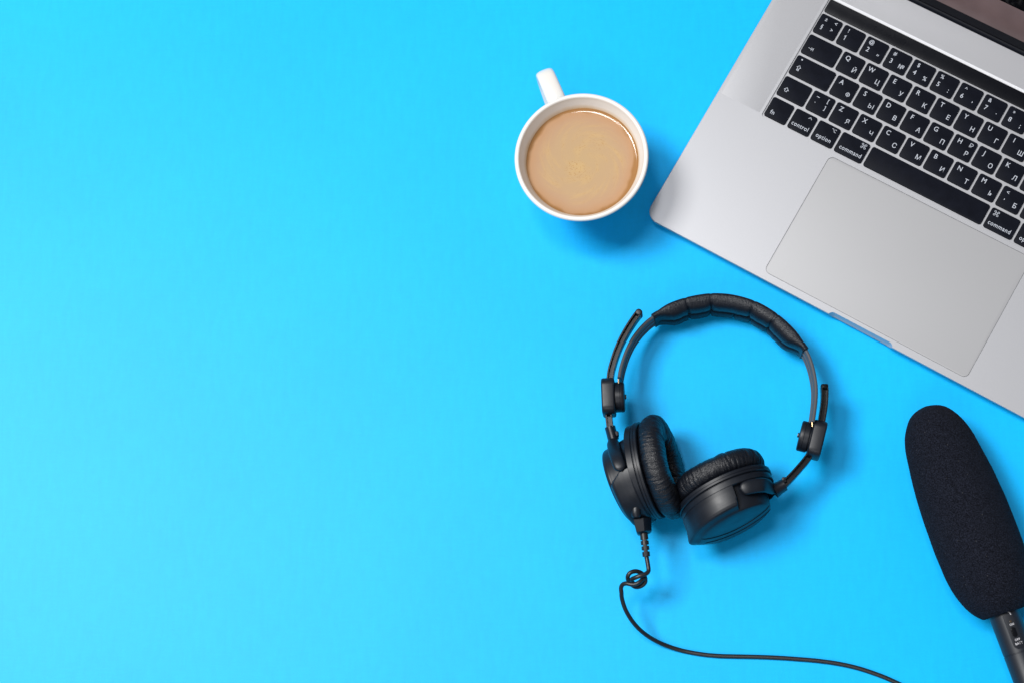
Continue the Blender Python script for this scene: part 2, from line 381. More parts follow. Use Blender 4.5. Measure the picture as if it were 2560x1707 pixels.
def legend(k, what, x, y, size=4.4, sx=.92, off=.035, align='CENTER'):
    if what in ICON:
        if what not in _icon:
            me = bpy.data.meshes.new('legend'); V, F = strokes(*ICON[what]) if what != 'DOT' else ([(p[0], p[1], 0) for p in circ(0, 0, .62)[:-1]], [tuple(range(14))])
            me.from_pydata([tuple(np.array(v) * MM) for v in V], [], F); me.materials.append(m_legend); _icon[what] = me
        me = _icon[what]; dy = 0
    else:
        me = glyph_mesh(what, size, sx, off, align)
        dy = -size * .36
        if what in ',.': dy = -size * .05
        if what in '"`': dy = -size * .6
        if what in '^*': dy = -size * .55
    o = bpy.data.objects.new('legend', me); col.objects.link(o); o.parent = k
    o.location = (x * MM, (y + dy) * MM, .012 * MM)
_kmesh = {}
def key(u, v, wu=1.0, leg=(), name='key', hk=KH, dy=0, label=None):
    wd = KW + (wu - 1) * PXK
    if (wd, hk) not in _kmesh:
        V, F = rbox(wd, hk, -1.2, 0, 1.75, .28, n=5)
        # a shallow dish in the top is below a hair's breadth: leave it flat
        me = bpy.data.meshes.new('key'); me.from_pydata([tuple(np.array(p) * MM) for p in V], [], F); finish(me, m_key, True, 40); _kmesh[(wd, hk)] = me
    k = bpy.data.objects.new(name, _kmesh[(wd, hk)]); col.objects.link(k); k.parent = lap
    k.location = ((X0K + u * PXK) * MM, (Y0K + v * PYK + dy) * MM, ZK * MM)
    if label: k['label'] = label
    for L_ in leg: legend(k, *L_)
    return k
LX, LY, CX, CY = -3.9, 4.1, 4.3, -2.7
LS = 5.15
SPC = {'Ф': 'EF', 'Ы': 'YERU'}
def letter(a, c): return [(a, LX, LY, LS), (SPC.get(c, c), CX, CY, LS)]
def double(top, bot, ru=None, xs=CX, ys=CY):
    L_ = [('CARET' if top == '^' else top, -4.1, 4.7, 4.3), ('ONE' if bot == '1' else bot, -4.3, -1.6, LS)]
    if ru: L_.append(('QUOTE' if ru == '"' else ru, xs, ys, 5.2 if ru in ':;,.' else 4.7))
    return L_
# number row
key(.5, 4.5, 1, [('±', -3.6, 4.9, 3.8), ('§', -4.0, -1.4, 4.4), ('<', 4.2, 5.0, 4.2), ('>', 3.6, -1.0, 4.2)])
nums = [('!', '1', None), ('@', '2', '"'), ('#', '3', '№'), ('$', '4', '%'), ('%', '5', ':'), ('^', '6', ','), ('&', '7', '.'), ('*', '8', ';'), ('(', '9', None), (')', '0', None), ('_', '-', None), ('+', '=', None)]
for i, (t, b_, r_) in enumerate(nums): key(1.5 + i, 4.5, 1, double(t, b_, r_))
key(13.75, 4.5, 1.5, [('DEL', 7.5, -2.5)])
# Q row
key(.75, 3.5, 1.5, [('TAB', -7.6, -2.3)])
for i, (a, c) in enumerate(zip('QWERTYUIOP', 'ЙЦУКЕНГШЩЗ')): key(2 + i, 3.5, 1, letter(a, c))
key(12, 3.5, 1, [('{', LX, 4.9, 3.8), ('[', LX, -1.4, 3.8), ('Х', CX, CY, LS)]); key(13, 3.5, 1, [('}', LX, 4.9, 3.8), (']', LX, -1.4, 3.8), ('Ъ', CX, CY, LS)])
key(14, 3.5, 1, [('RET', 3.6, 4.0)])
# A row
key(.875, 2.5, 1.75, [('DOT', -11.4, 5.6), ('CAPS', -10.6, -.9)])
for i, (a, c) in enumerate(zip('ASDFGHJKL', 'ФЫВАПРОЛД')):
    key(2.25 + i, 2.5, 1, letter(a, c) + ([('RUB', 4.6, 4.3)] if a == 'H' else []))
key(11.25, 2.5, 1, [(':', LX, 4.9, 3.8), (';', LX, -1.4, 3.8), ('Ж', CX, CY, LS)]); key(12.25, 2.5, 1, [('"', LX, 4.9, 3.8), ("'", LX, -1.4, 3.8), ('Э', CX, CY, LS)])
key(13.25, 2.5, 1, [('|', LX, 4.9, 3.8), ('\\', LX, -1.4, 3.8), ('Ё', CX, CY, LS)])
# Z row
key(.625, 1.5, 1.25, [('SHIFT', -5.6, -1.9)])
key(1.75, 1.5, 1, [('~', -3.9, 4.6, 4.4), ('`', -4.2, -.4, 4.4), ('[', 4.2, 4.8, 4.2), (']', 4.2, -1.0, 4.2)])
for i, (a, c) in enumerate(zip('ZXCVBNM', 'ЯЧСМИТЬ')): key(2.75 + i, 1.5, 1, letter(a, c))
key(9.75, 1.5, 1, [('<', -4.2, 4.2, 4.2), (',', -4.3, -1.6, 5), ('Б', CX, CY, LS)]); key(10.75, 1.5, 1, [('>', -4.2, 4.2, 4.2), ('.', -4.3, -1.6, 5), ('Ю', CX, CY, LS)])
key(11.75, 1.5, 1, [('?', -4.2, 4.9, 3.8), ('/', -4.3, -1.4, 3.8)]); key(13.375, 1.5, 2.25, [('SHIFT', 14, -1.9)])
# bottom row
W_ = .86
key(.5, .5, 1, [('fn', -5.3, -3.1, 4.7, W_, .05, 'LEFT')])
key(1.5, .5, 1, [('control', -.1, -3.1, 4.7, W_), ('CTRL', 3.7, 5.4)])
key(2.5, .5, 1, [('option', -.1, -3.1, 4.7, W_), ('OPT', 4.1, 5.2)])
key(3.625, .5, 1.25, [('command', .3, -3.0, 4.7, W_), ('CMD', 6.9, 4.9)])
key(6.75, .5, 5.0, name='space_bar')
key(9.875, .5, 1.25, [('command', -.3, -3.1, 4.7, W_), ('CMD', -6.6, 4.6)])
key(11, .5, 1, [('option', -.1, -3.1, 4.7, W_), ('OPT', -4.1, 5.2)])
key(12, .5, 1, [('RET', 0, 0)][:0], hk=KH); key(13, .5, 1, hk=7.6, dy=-4.35); key(13, .5, 1, hk=7.6, dy=4.35); key(14, .5, 1)
TBW = 14.5 * PXK - 1.7
obj('touch_strip', *rbox(TBW, 11.05, ZT - 1.2, ZT - .06, 1.5, .2, WD / 2, 201.15 + 11.05 / 2), m_glass, lap)
# hinge and lid
V, F = [], []
rings = [[(x, 240.9 + 3.6 * math.cos(a), ZT - 1.6 + 3.6 * math.sin(a)) for a in (2 * math.pi * k / 24 for k in range(24))] for x in (22, WD - 22)]
obj('hinge_cover', *loft(rings), m_hinge, lap)
obj('hinge_seal', *rbox(WD - 4, 5.0, ZT - 7, ZT - 2.6, .5, .3, WD / 2, 240.2), m_hinge, lap)
AL = R_(110); dv = np.array([0, -math.cos(AL), math.sin(AL)]); nv = np.array([0, -math.sin(AL), -math.cos(AL)])
O_ = np.array([0, 238.6, ZT + 2.0])
def onlid(vf): return xform(vf, O_, (1, 0, 0), dv, nv)      # local x, d along lid, height out of the screen
lid = obj('lid', *onlid(rbox(WD, 236, -5.2, -.9, 9, .8, WD / 2, 119.5, 8, bev0=2.5)), m_alu, lap)
obj('lid_gasket', *onlid(rbox(WD - 1.2, 235, -1.0, -.45, 8.6, .25, WD / 2, 119.6, 8)), m_hinge, lid)
obj('bezel', *onlid(rbox(WD - 4, 26.6, -.5, -.05, .6, .1, WD / 2, 23.0)), m_bezel, lid)
obj('display', *onlid(rbox(WD - 4, 196.5, -.5, -.03, 3, .1, WD / 2, 36.6 + 98.25)), m_screen, lid)

# ------------------------------------------------------------ mug and coffee
ZR = 62.0
pl, pr_ = at(1285.5, 395, ZR), at(1620.8, 395, ZR)
cm = at(1453.2, 392.3, ZR); RM = (pr_[0] - pl[0]) / 2
mug = empty('mug', (cm[0], cm[1], 0), 0, 'white ceramic mug with a strap handle, filled with milky coffee, left of the laptop', 'mug')
k = RM / 46.4
prof = [(0, 2.2), (20, 2.2), (21.5, 0), (23.5, 0), (24.6, 1.2), (27.2, 8), (31.8, 22), (36.2, 35), (40.2, 46), (43.6, 55), (45.6, 59.2), (46.2, 60.4), (46.4, 61.3), (46.15, 62.2), (45.5, 62.75), (44.6, 62.9), (43.8, 62.6), (43.2, 61.8), (42.7, 60.2), (41.0, 56), (38.9, 51), (36.4, 44), (31, 30), (25, 15), (21, 9), (17, 7), (0, 6.6)]
P = catmull([np.array(p) for p in prof[4:-2]], 4); prof2 = prof[:4] + [tuple(p) for p in P] + prof[-2:]
prof2 = [(max(r, 0.01) * k, z) for r, z in prof2]
def mug_mat():
    m, nt, b = nodes('mug_glaze'); L = nt.links.new
    tc = nt.nodes.new('ShaderNodeTexCoord'); sp = nt.nodes.new('ShaderNodeSeparateXYZ'); L(tc.outputs['Object'], sp.inputs[0])
    n = nt.nodes.new('ShaderNodeTexNoise'); n.inputs['Scale'].default_value = 60; L(tc.outputs['Object'], n.inputs[0])
    def m2(op, a, c):
        q = nt.nodes.new('ShaderNodeMath'); q.operation = op
        for i, v in enumerate((a, c)):
            if isinstance(v, float): q.inputs[i].default_value = v
            else: L(v, q.inputs[i])
        return q.outputs[0]
    z = m2('ADD', sp.outputs['Z'], m2('MULTIPLY', m2('SUBTRACT', n.outputs[0], .5), .004))
    r = nt.nodes.new('ShaderNodeMapRange'); r.inputs[1].default_value = .0518; r.inputs[2].default_value = .0552; r.inputs[3].default_value = .75; r.inputs[4].default_value = 0; L(z, r.inputs[0])
    # only the inner wall is stained
    rad = nt.nodes.new('ShaderNodeVectorMath'); rad.operation = 'LENGTH'; cb = nt.nodes.new('ShaderNodeCombineXYZ'); L(sp.outputs['X'], cb.inputs[0]); L(sp.outputs['Y'], cb.inputs[1]); L(cb.outputs[0], rad.inputs[0])
    lim = m2('LESS_THAN', rad.outputs['Value'], .0411 * k)
    f = m2('MULTIPLY', r.outputs[0], lim)
    mx = nt.nodes.new('ShaderNodeMixRGB'); L(f, mx.inputs[0]); mx.inputs[1].default_value = (0.83, 0.80, 0.765, 1); mx.inputs[2].default_value = (0.70, 0.50, 0.28, 1)
    L(mx.outputs[0], b.inputs['Base Color']); b.inputs['Roughness'].default_value = .34; b.inputs['Coat Weight'].default_value = .12; b.inputs['Coat Roughness'].default_value = .2
    return m
m_mug = mug_mat()
cup_o = obj('cup', *lathe(prof2, 128), m_ceramic, mug, ang=50)
cup_o.data.materials.append(m_mug)                    # stained glaze on the inner wall only
i_in = max(range(len(prof2)), key=lambda i: prof2[i][1])
for p_ in cup_o.data.polygons:
    if min(p_.vertices) // 128 >= i_in: p_.material_index = 1
hd = at(1359, 181, 44); rmax = math.hypot(hd[0] - cm[0], hd[1] - cm[1]); hdir = np.array([hd[0] - cm[0], hd[1] - cm[1], 0]) / rmax; side = np.array([-hdir[1], hdir[0], 0])
q = rmax
hp = catmull([(42.8 * k, 50.8), (48 * k, 53.2), (q - 12, 53.5), (q - 4.5, 50.5), (q - 2.2, 44), (q - 3.5, 36), (q - 9, 28), (q - 20, 20.5), (30 * k, 16)], 6)
hp = np.array(hp); T = np.gradient(hp, axis=0); rings = []
for i, (p, t) in enumerate(zip(hp, T)):
    t = nrm(t); nn = np.array([-t[1], t[0]]); f = i / (len(hp) - 1)
    wdt = 6.6 + 1.0 * abs(2 * f - 1) ** 3; th = 2.9
    ring = []
    for a in (2 * math.pi * j / 20 for j in range(20)):
        ca, sa = math.cos(a), math.sin(a); e = .72
        u_ = wdt * math.copysign(abs(ca) ** e, ca); v_ = th * math.copysign(abs(sa) ** .85, sa)
        pt = hdir * (p[0] + nn[0] * v_) + np.array([0, 0, p[1] + nn[1] * v_]) + side * u_
        ring.append(tuple(pt))
    rings.append(ring)
obj('handle', *loft(rings), m_ceramic, mug, ang=60)
def coffee_mat():
    m, nt, b = nodes('milky_coffee'); L = nt.links.new
    tc = nt.nodes.new('ShaderNodeTexCoord')
    ln = nt.nodes.new('ShaderNodeVectorMath'); ln.operation = 'LENGTH'; L(tc.outputs['Object'], ln.inputs[0])
    n = nt.nodes.new('ShaderNodeTexNoise'); n.inputs['Scale'].default_value = 38; n.inputs['Detail'].default_value = 3; L(tc.outputs['Object'], n.inputs[0])
    def m2(op, a, c):
        q = nt.nodes.new('ShaderNodeMath'); q.operation = op
        for i, v in enumerate((a, c)):
            if isinstance(v, (int, float)): q.inputs[i].default_value = v
            else: L(v, q.inputs[i])
        return q.outputs[0]
    rr = m2('ADD', m2('DIVIDE', ln.outputs['Value'], .0388), m2('MULTIPLY', m2('SUBTRACT', n.outputs[0], .5), .28))
    cr = nt.nodes.new('ShaderNodeValToRGB'); L(rr, cr.inputs[0]); e = cr.color_ramp.elements
    e[0].position = .0; e[0].color = (.49, .335, .178, 1); e[1].position = 1.03; e[1].color = (.33, .165, .06, 1)
    x = e.new(.62); x.color = (.475, .318, .182, 1); x = e.new(.82); x.color = (.455, .285, .172, 1); x = e.new(.95); x.color = (.45, .26, .14, 1)
    # swirled froth: noise twisted round the centre
    gr = nt.nodes.new('ShaderNodeVectorRotate'); gr.rotation_type = 'Z_AXIS'; L(tc.outputs['Object'], gr.inputs['Vector']); L(m2('MULTIPLY', ln.outputs['Value'], 90), gr.inputs['Angle'])
    n2 = nt.nodes.new('ShaderNodeTexNoise'); n2.inputs['Scale'].default_value = 110; n2.inputs['Detail'].default_value = 5; L(gr.outputs[0], n2.inputs[0])
    n3 = nt.nodes.new('ShaderNodeTexNoise'); n3.inputs['Scale'].default_value = 900; n3.inputs['Detail'].default_value = 2; L(gr.outputs[0], n3.inputs[0])
    spk = nt.nodes.new('ShaderNodeMapRange'); spk.inputs[1].default_value = .55; spk.inputs[2].default_value = .74; spk.inputs[3].default_value = 0; spk.inputs[4].default_value = 1; L(n3.outputs[0], spk.inputs[0])
    msk = nt.nodes.new('ShaderNodeMapRange'); msk.inputs[1].default_value = .46; msk.inputs[2].default_value = .66; L(n2.outputs[0], msk.inputs[0])
    # clusters of bubbles: one off centre, one further out
    def blob(cx, cy, r0):
        d = nt.nodes.new('ShaderNodeVectorMath'); d.operation = 'DISTANCE'; L(tc.outputs['Object'], d.inputs[0]); d.inputs[1].default_value = (cx, cy, 0)
        q = nt.nodes.new('ShaderNodeMapRange'); q.inputs[1].default_value = r0 * .35; q.inputs[2].default_value = r0; q.inputs[3].default_value = 1; q.inputs[4].default_value = 0; L(d.outputs['Value'], q.inputs[0]); return q.outputs[0]
    bl = m2('MAXIMUM', blob(-.0055, -.0055, .0085), m2('MULTIPLY', blob(.013, .013, .006), .6))
    edge = nt.nodes.new('ShaderNodeMapRange'); edge.inputs[1].default_value = .028; edge.inputs[2].default_value = .034; edge.inputs[3].default_value = 1; edge.inputs[4].default_value = 0; L(ln.outputs['Value'], edge.inputs[0])
    fk = m2('MULTIPLY', m2('MULTIPLY', spk.outputs[0], m2('ADD', m2('MULTIPLY', msk.outputs[0], .5), bl)), edge.outputs[0])
    mx = nt.nodes.new('ShaderNodeMixRGB'); L(m2('MINIMUM', m2('MULTIPLY', fk, 1.9), .9), mx.inputs[0]); L(cr.outputs[0], mx.inputs[1]); mx.inputs[2].default_value = (.36, .18, .06, 1)
    mz = nt.nodes.new('ShaderNodeMixRGB'); L(m2('ADD', m2('MULTIPLY', bl, .22), m2('MULTIPLY', m2('MULTIPLY', msk.outputs[0], edge.outputs[0]), .3)), mz.inputs[0]); L(mx.outputs[0], mz.inputs[1]); mz.inputs[2].default_value = (.60, .40, .165, 1)
    L(mz.outputs[0], b.inputs['Base Color']); b.inputs['Roughness'].default_value = .10
    b.inputs['Subsurface Weight'].default_value = .0
    bu = nt.nodes.new('ShaderNodeBump'); bu.inputs['Strength'].default_value = .1; bu.inputs['Distance'].default_value = .0001; L(m2('ADD', fk, m2('MULTIPLY', n2.outputs[0], .2)), bu.inputs['Height']); L(bu.outputs[0], b.inputs['Normal'])
    return m
ZC = 51.0
RC = 38.95 * k
cof = obj('coffee', *lathe([(0.01, 0), (10, 0), (20, 0), (30, 0), (RC - 3.0, 0), (RC - 1.8, .06), (RC - 1.0, .22), (RC - .45, .48), (RC + .35, .8)], 128), coffee_mat(), ang=60)
cof.location = (cm[0] * MM, cm[1] * MM, ZC * MM)
cof['label'] = 'milky brown coffee with faint froth filling the white mug'; cof['category'] = 'coffee'

# ------------------------------------------------------------ headphones
hb = at(1790, 1000, 0)
hp_root = empty('headphones', (hb[0], hb[1], 0), 0, 'black over-ear studio headphones with padded headband lying below the laptop', 'headphones')
def hpart(name, vf, m, parent=None, **kw): return obj(name, vf[0], vf[1], m, parent or hp_root, base=(hb[0], hb[1], 0), **kw)
Z4 = lambda x, y: (1480 + x / 3.672, 700 + y / 3.672)
band_px = [Z4(*p) for p in ((246, 888), (264, 795), (300, 680), (340, 590), (390, 505), (470, 410), (560, 335), (700, 255), (850, 200), (1000, 168), (1130, 157), (1300, 172), (1490, 228), (1640, 310), (1770, 412), (1890, 540), (1975, 655), (2020, 765), (2045, 865), (2059, 960), (2060, 1060), (2050, 1170), (2032, 1295))]
HB = 11.5
def zc(py): return 15.5 + (py - 742) / (1010 - 742) * 20.5
bp = []
for x, y in band_px:
    zz = zc(y); p = at(x, y, zz + HB); p[2] = zz; bp.append(p)
bp_s = catmull(bp, 6)
T2, LEAN = 1.45, .3
BP, BS = resample(bp_s, 2.0)
BP = np.array([p + n_ * (LEAN + .2) for p, (t_, n_, z_) in zip(BP, frames(BP))])
def bandsec(s, L):
    P = []
    for a in range(16):
        t = 2 * math.pi * a / 16; c, d = math.cos(t), math.sin(t)
        P.append((T2 * math.copysign(abs(c) ** .6, c) - LEAN * (math.copysign(abs(d) ** .25, d)) , (HB) * math.copysign(abs(d) ** .25, d)))
    return P
# travel is left -> top -> right, so "right of travel" (n>0) is the inside of the arc
hpart('headband', sweep((BP, BS), bandsec), m_band, ang=50)
# ridges on the inner face of the band
def ridge(z0):
    def f(s, L): return [(T2 - LEAN * z0 / HB - .3, z0 - 1.6), (T2 - LEAN * z0 / HB + .45, z0 - 1.2), (T2 - LEAN * z0 / HB + .45, z0 + 1.2), (T2 - LEAN * z0 / HB - .3, z0 + 1.6)]
    return f
rid = join(sweep((BP, BS), ridge(4.0)), sweep((BP, BS), ridge(-5.0)))
hpart('band_ridge', rid, m_band)
# pad: from the arc point nearest Z4(560,335) to Z4(1975,655)
pa, pb = at(*Z4(560, 335), 25), at(*Z4(1985, 668), 25)
i0 = int(np.argmin(np.hypot(BP[:, 0] - pa[0], BP[:, 1] - pa[1]))); i1 = int(np.argmin(np.hypot(BP[:, 0] - pb[0], BP[:, 1] - pb[1])))
PP, PS = resample(BP[i0:i1 + 1], .8)
Lp = PS[-1]
def s_of(x, y):
    q = at(*Z4(x, y), 25); return PS[int(np.argmin(np.hypot(PP[:, 0] - q[0], PP[:, 1] - q[1])))]
SE = [s_of(865, 200), s_of(1095, 160), s_of(1480, 225), s_of(1700, 350)]
SE_low = [s_of(860, 200), s_of(1085, 160), s_of(1335, 180), s_of(1505, 235), s_of(1680, 340)]
def padsec(s, L):
    P = []; n = 40
    puff = 1.0; g1 = max(math.exp(-((s - a) / .9) ** 2) for a in SE); g2 = max(math.exp(-((s - a) / .9) ** 2) for a in SE_low)
    s1 = max(math.exp(-((s - a) / 5) ** 2) for a in SE)
    end = min(s, L - s); e = smoothstep(0, 16, end)
    tin_, hz = 2.2 + 6.4 * e, 13.6 + 2.3 * e
    wob = .35 * noise.noise(Vector((s * .25, 3.1, 0))) + .2 * noise.noise(Vector((s * .9, 7.7, 0)))
    for i in range(n):
        a = 2 * math.pi * i / n; z = math.sin(a); u = abs(z)
        gg = g1 if z > 0 else g2
        sh = (1 - .19 * gg - .07 * s1)
        if math.cos(a) >= 0:
            b1 = (1 - abs(2 * u - 1) ** 2.6) ** .42 if abs(2 * u - 1) < 1 else 0
            nn = tin_ * (.48 + .52 * b1) if u < .5 else tin_ * b1
            nn = nn * sh + wob * e
        else:
            nn = -(2.1 + .9 * e) * (1 - u ** 5) ** .3 * (1 - .10 * gg)
        zz = hz * z * (1 - .03 * gg)
        cz = .5 * math.exp(-((u - .0) / .07) ** 2)
        P.append((nn - LEAN * z - (cz if math.cos(a) > 0 else 0), zz))
    return P
hpart('headband_pad', sweep((PP, PS), padsec), m_padl, ang=60, label='quilted black leatherette pad on the headband')
# stitched end tabs of the pad
for s0 in (0, -1):
    j = 0 if s0 == 0 else len(PP) - 1
    P3 = PP[max(0, j - 5):j + 6] if j else PP[0:6]
    P3 = PP[:7] if s0 == 0 else PP[-7:]
    def endsec(s, L): return [(q_[0] * 1.0 - LEAN * q_[1] / HB * .9, q_[1]) for q_ in rrect(4.6, 2 * HB + 2.0, 1.2, 3)]
    hpart('pad_end', sweep(np.array(P3), endsec), m_padl)

def slider(name, px, z0s, wdt=4.2, hgt=8.5):
    pts = []
    for (x, y), z in zip(px, z0s):
        p = at(x, y, z + hgt / 2); p[2] = z; pts.append(p)
    P, S = resample(catmull(pts, 6), 1.5)
    h = wdt / 2; H = hgt / 2
    sec = [(-h, -H), (h, -H), (h, H - .3), (h - .3, H), (h - .95, H), (h - 1.05, H - 4), (-h + 1.05, H - 4), (-h + .95, H), (-h + .3, H), (-h, H - .3)]
    return hpart(name, sweep((P, S), lambda s, L: sec), m_blk2, ang=30), P
Z3 = lambda x, y: (1480 + x / 5.225, 760 + y / 5.225)
sl1, _ = slider('slider_arm', [Z3(*p) for p in ((612, 105), (545, 195), (455, 335), (375, 485), (315, 630), (268, 780), (238, 920))] + [(1519.5, 1000), (1521.5, 1040), (1524.5, 1066)], [36] * 10, 4.7, 11)
Zb = lambda x, y: (1900 + x / 3.92, 840 + y / 3.92)
sl2, _ = slider('slider_arm', [Zb(*p) for p in ((633, 472), (637, 540), (635, 620), (625, 710), (607, 820))] + [(2049, 1083), (2035, 1117)] + [Zb(*p) for p in ((462, 1195), (400, 1270), (320, 1360), (232, 1448))], [36] * 11, 4.9, 11)
# rounded tips on the sliders
t1 = at(*Z3(612, 108), 41)
hpart('slider_tip', xform(rbox(4.9, 4.6, -5.8, 5.7, 2.2, .8), (t1[0], t1[1], 36), nrm((.80, -.6, 0)), nrm((.6, .8, 0)), (0, 0, 1)), m_blk, sl1)
t3 = at(*Zb(634, 486), 41)
hpart('slider_tip', xform(rbox(4.8, 3.0, -5.6, 5.5, .9, .5), (t3[0], t3[1], 36), (1, 0, 0), (0, 1, 0), (0, 0, 1)), m_blk2, sl2)
def hinge(cx, cy, ang, zb, disc_px, disc_side, disc_h=44):
    """block with a round boss: ang = direction of the band there, degrees in the plane of the table"""
    c = at(cx, cy, zb + 12.5); c[2] = 0
    t = np.array([math.cos(R_(ang)), math.sin(R_(ang)), 0]); n = np.array([t[1], -t[0], 0])
    # outline of the block in the plane (t, z): a rounded slab
    blk = xform(rbox(25.5, 23.5, -4.6, 4.6, 5.5, 1.3, bev0=1.3, n=6), (c[0], c[1], zb), t, (0, 0, 1), n)
    H = hpart('hinge_block', blk, m_blk, ang=40)
    d = at(*disc_px, zb + 10); d[2] = zb
    pr = [(0.01, -5.2), (8, -5.2), (9.6, -5.2), (9.7, -3.5), (10.3, -3.3), (10.6, -2.8), (10.6, .2), (10.35, .35), (10.6, .5), (10.6, 2.4), (10.2, 3.1), (9.3, 3.4), (6, 3.45), (0.01, 3.45)]
    o = hpart('hinge_disc', orient(lathe(pr, 40), d, n * disc_side, e1=t), m_blk, H, ang=30)
    sc_ = [(0.01, 3.3), (1.4, 3.3), (1.9, 4.0), (1.6, 4.6), (0.8, 4.6), (.7, 4.2), (.01, 4.2)]
    hpart('screw', orient(lathe(sc_, 16), d, n * disc_side, e1=t), m_steel, H)
    return c, t, n, d, H
c1, t1_, n1, d1, H1 = hinge(1519.5, 985, 91.5, 36, (1548, 985), 1)
c2, t2_, n2, d2, H2 = hinge(2044.5, 1092, 74.5, 36, (2012.5, 1084), -1)
for (px_, H_) in (((1546, 949), H1), ((2031, 1057), H2)):
    p = at(px_[0], px_[1], 48); hpart('brass_pin', tube([(p[0], p[1] - 2.2, p[2] - 1), (p[0], p[1] + 1.0, p[2] - 1)], .5, 8), m_brass, H_)

def cup(C1px, C2px, a1, a2, zC, mirror, rs=1.0, rc=1.0, seed=1.0):
    """one ear cup; a = axis pointing from the shell to the cushion"""
    C1 = at(*C1px, zC); C2 = at(*C2px, zC)
    a1 = nrm(a1); a2 = nrm(a2)
    C2 = np.array([C2[0], C2[1], zC + 0.0]) - np.array([0, 0, 1.]) * (np.linalg.norm((C1 - C2)[:2]) * a1[2])
    def frame(a): e1 = nrm(np.cross((0, 0, 1), a)); return e1, np.cross(a, e1)
    # ring plates: lathe along the axis
    pl_ = [(0.01, -9.2), (30, -9.2), (33.0, -9.2), (33.6, -8.8), (33.7, -5.1), (33.4, -4.7), (32.9, -4.6), (32.9, -4.3), (34.0, -4.2), (34.5, -3.8), (34.6, -.5), (34.2, -.05), (33.4, .15), (29, .2), (0.01, .2)]
    ring = hpart('cup_ring', orient(lathe([(r * rs, z) for r, z in pl_], 96), C1, a1), m_blk, ang=35)
    # moulding seam on the wider plate
    sm = [(34.56, -2.5), (34.72, -2.4), (34.72, -2.2), (34.56, -2.1)]
    hpart('seam_line', orient(lathe([(r * rs, z) for r, z in sm], 96), C1, a1), m_hinge, ring)
    # shell: loft from the ring to the back
    N = 360; rings = []
    Lb = np.linalg.norm(C1 - C2)
    back = [(1.03, 26.0), (1.045, 25.2), (1.065, 23), (1.085, 18.5), (1.10, 12), (1.108, 6), (1.11, 0.02)]
    prof_raised = [(.30, 32.4), (.35, 33.3), (.50, 33.3), (.66, 33.0), (.76, 32.7), (.84, 32.4), (.90, 31.9), (.935, 31.0), (.955, 29.8), (.975, 28.3), (1.0, 26.9)] + back
    prof_low = [(.30, 28.8), (.35, 28.6), (.50, 28.0), (.66, 27.4), (.76, 27.2), (.84, 27.0), (.90, 26.9), (.935, 26.8), (.955, 26.8), (.975, 26.7), (1.0, 26.5)] + back
    # densify the raised part
    def dens(p):
        out = []
        for (a, b), (c, d) in zip(p, p[1:]):
            m = 5 if a < .99 else 1
            for i in range(m): out.append((a + (c - a) * i / m, b + (d - b) * i / m))
        return out + [p[-1]]
    pr1, pr2 = dens(prof_raised), dens(prof_low)
    for (t, r1), (_, r2) in zip(pr1, pr2):
        s = min(t, 1.0); C = C1 + (C2 - C1) * t; a = nrm(a1 * (1 - s) + a2 * s); e1, e2 = frame(a); R = []
        for j in range(N):
            ph = 360 * j / N
            # the raised panel's edge; it sweeps outwards near the back
            b0 = 84 + 30 * max(0, t - .62) if not mirror else 101 - 8 * max(0, t - .7)
            if not mirror: f = smoothstep(b0 - 2, b0 + 2, ph) * (1 - smoothstep(290, 310, ph))
            else:
                p2 = ph if ph < 180 else ph - 360
                f = smoothstep(-130, -110, p2) * (1 - smoothstep(b0 - 2, b0 + 2, p2))
            r = (r2 + (r1 - r2) * f) * rs
            if mirror: r += 2.8 * math.exp(-(((ph if ph < 180 else ph - 360) + 6) / 13) ** 2) * smoothstep(.55, 1.0, t) * min(1, r2 / 26.0) ** 6
            R.append(tuple(C + r * (math.cos(R_(ph)) * e1 + math.sin(R_(ph)) * e2)))
        rings.append(R)
    shell = hpart('cup_shell', loft(rings), m_blk, ang=38)
    # two fine dark joints curve across the lower half of the back plate
    eb1, eb2 = frame(a2)
    def backpt(x, y):
        r = math.hypot(x, y); tt = np.interp(r / rs, [0, 6, 12, 18.5, 23, 25.2, 26, 27, 33], [1.11, 1.108, 1.10, 1.085, 1.065, 1.045, 1.03, 1.0, .78])
        return C1 + (C2 - C1) * tt + x * eb1 + y * eb2 - a2 * .12
    for yb, yc_ in (((6.0, -4.0), (-3.0, -12.5)) if mirror else ()):
        xm = math.sqrt(26.2 ** 2 - yb ** 2) * rs
        pts = [backpt(x, yb + (yc_ - yb) * (1 - (x / xm) ** 2)) for x in np.linspace(-xm, xm, 40)]
        hpart('joint_line', tube(pts, .3, 6), m_hinge, shell)
    # cushion
    nu, nv = 360, 44; V = []; F = []; e1, e2 = frame(a1); Cc = C1 + a1 * 8.3
    for i in range(nu):
        ph = 2 * math.pi * i / nu; er = math.cos(ph) * e1 + math.sin(ph) * e2
        for j in range(nv):
            th = 2 * math.pi * j / nv; ct, st = math.cos(th), math.sin(th)
            rr = 24.8 * rc + 11.0 * math.copysign(abs(ct) ** .82, ct); zz = 8.2 * math.copysign(abs(st) ** .88, st)
            # creases run across the tube; finer and deeper on the outer half
            w_ = noise.noise(Vector((math.cos(ph) * 17 + seed, math.sin(ph) * 17, th * .45)))
            w2 = noise.noise(Vector((math.cos(ph) * 48 + seed, math.sin(ph) * 48, th * .8)))
            w3 = noise.noise(Vector((math.cos(ph) * 3 + seed, math.sin(ph) * 3, math.cos(th))))
            d = .45 * w3 - .9 * abs(w_) - .75 * abs(w2) + .35
            V.append(tuple(Cc + er * (rr + ct * d) + a1 * (zz + st * d)))
    for i in range(nu):
        for j in range(nv):
            F.append((i * nv + j, ((i + 1) % nu) * nv + j, ((i + 1) % nu) * nv + (j + 1) % nv, i * nv + (j + 1) % nv))
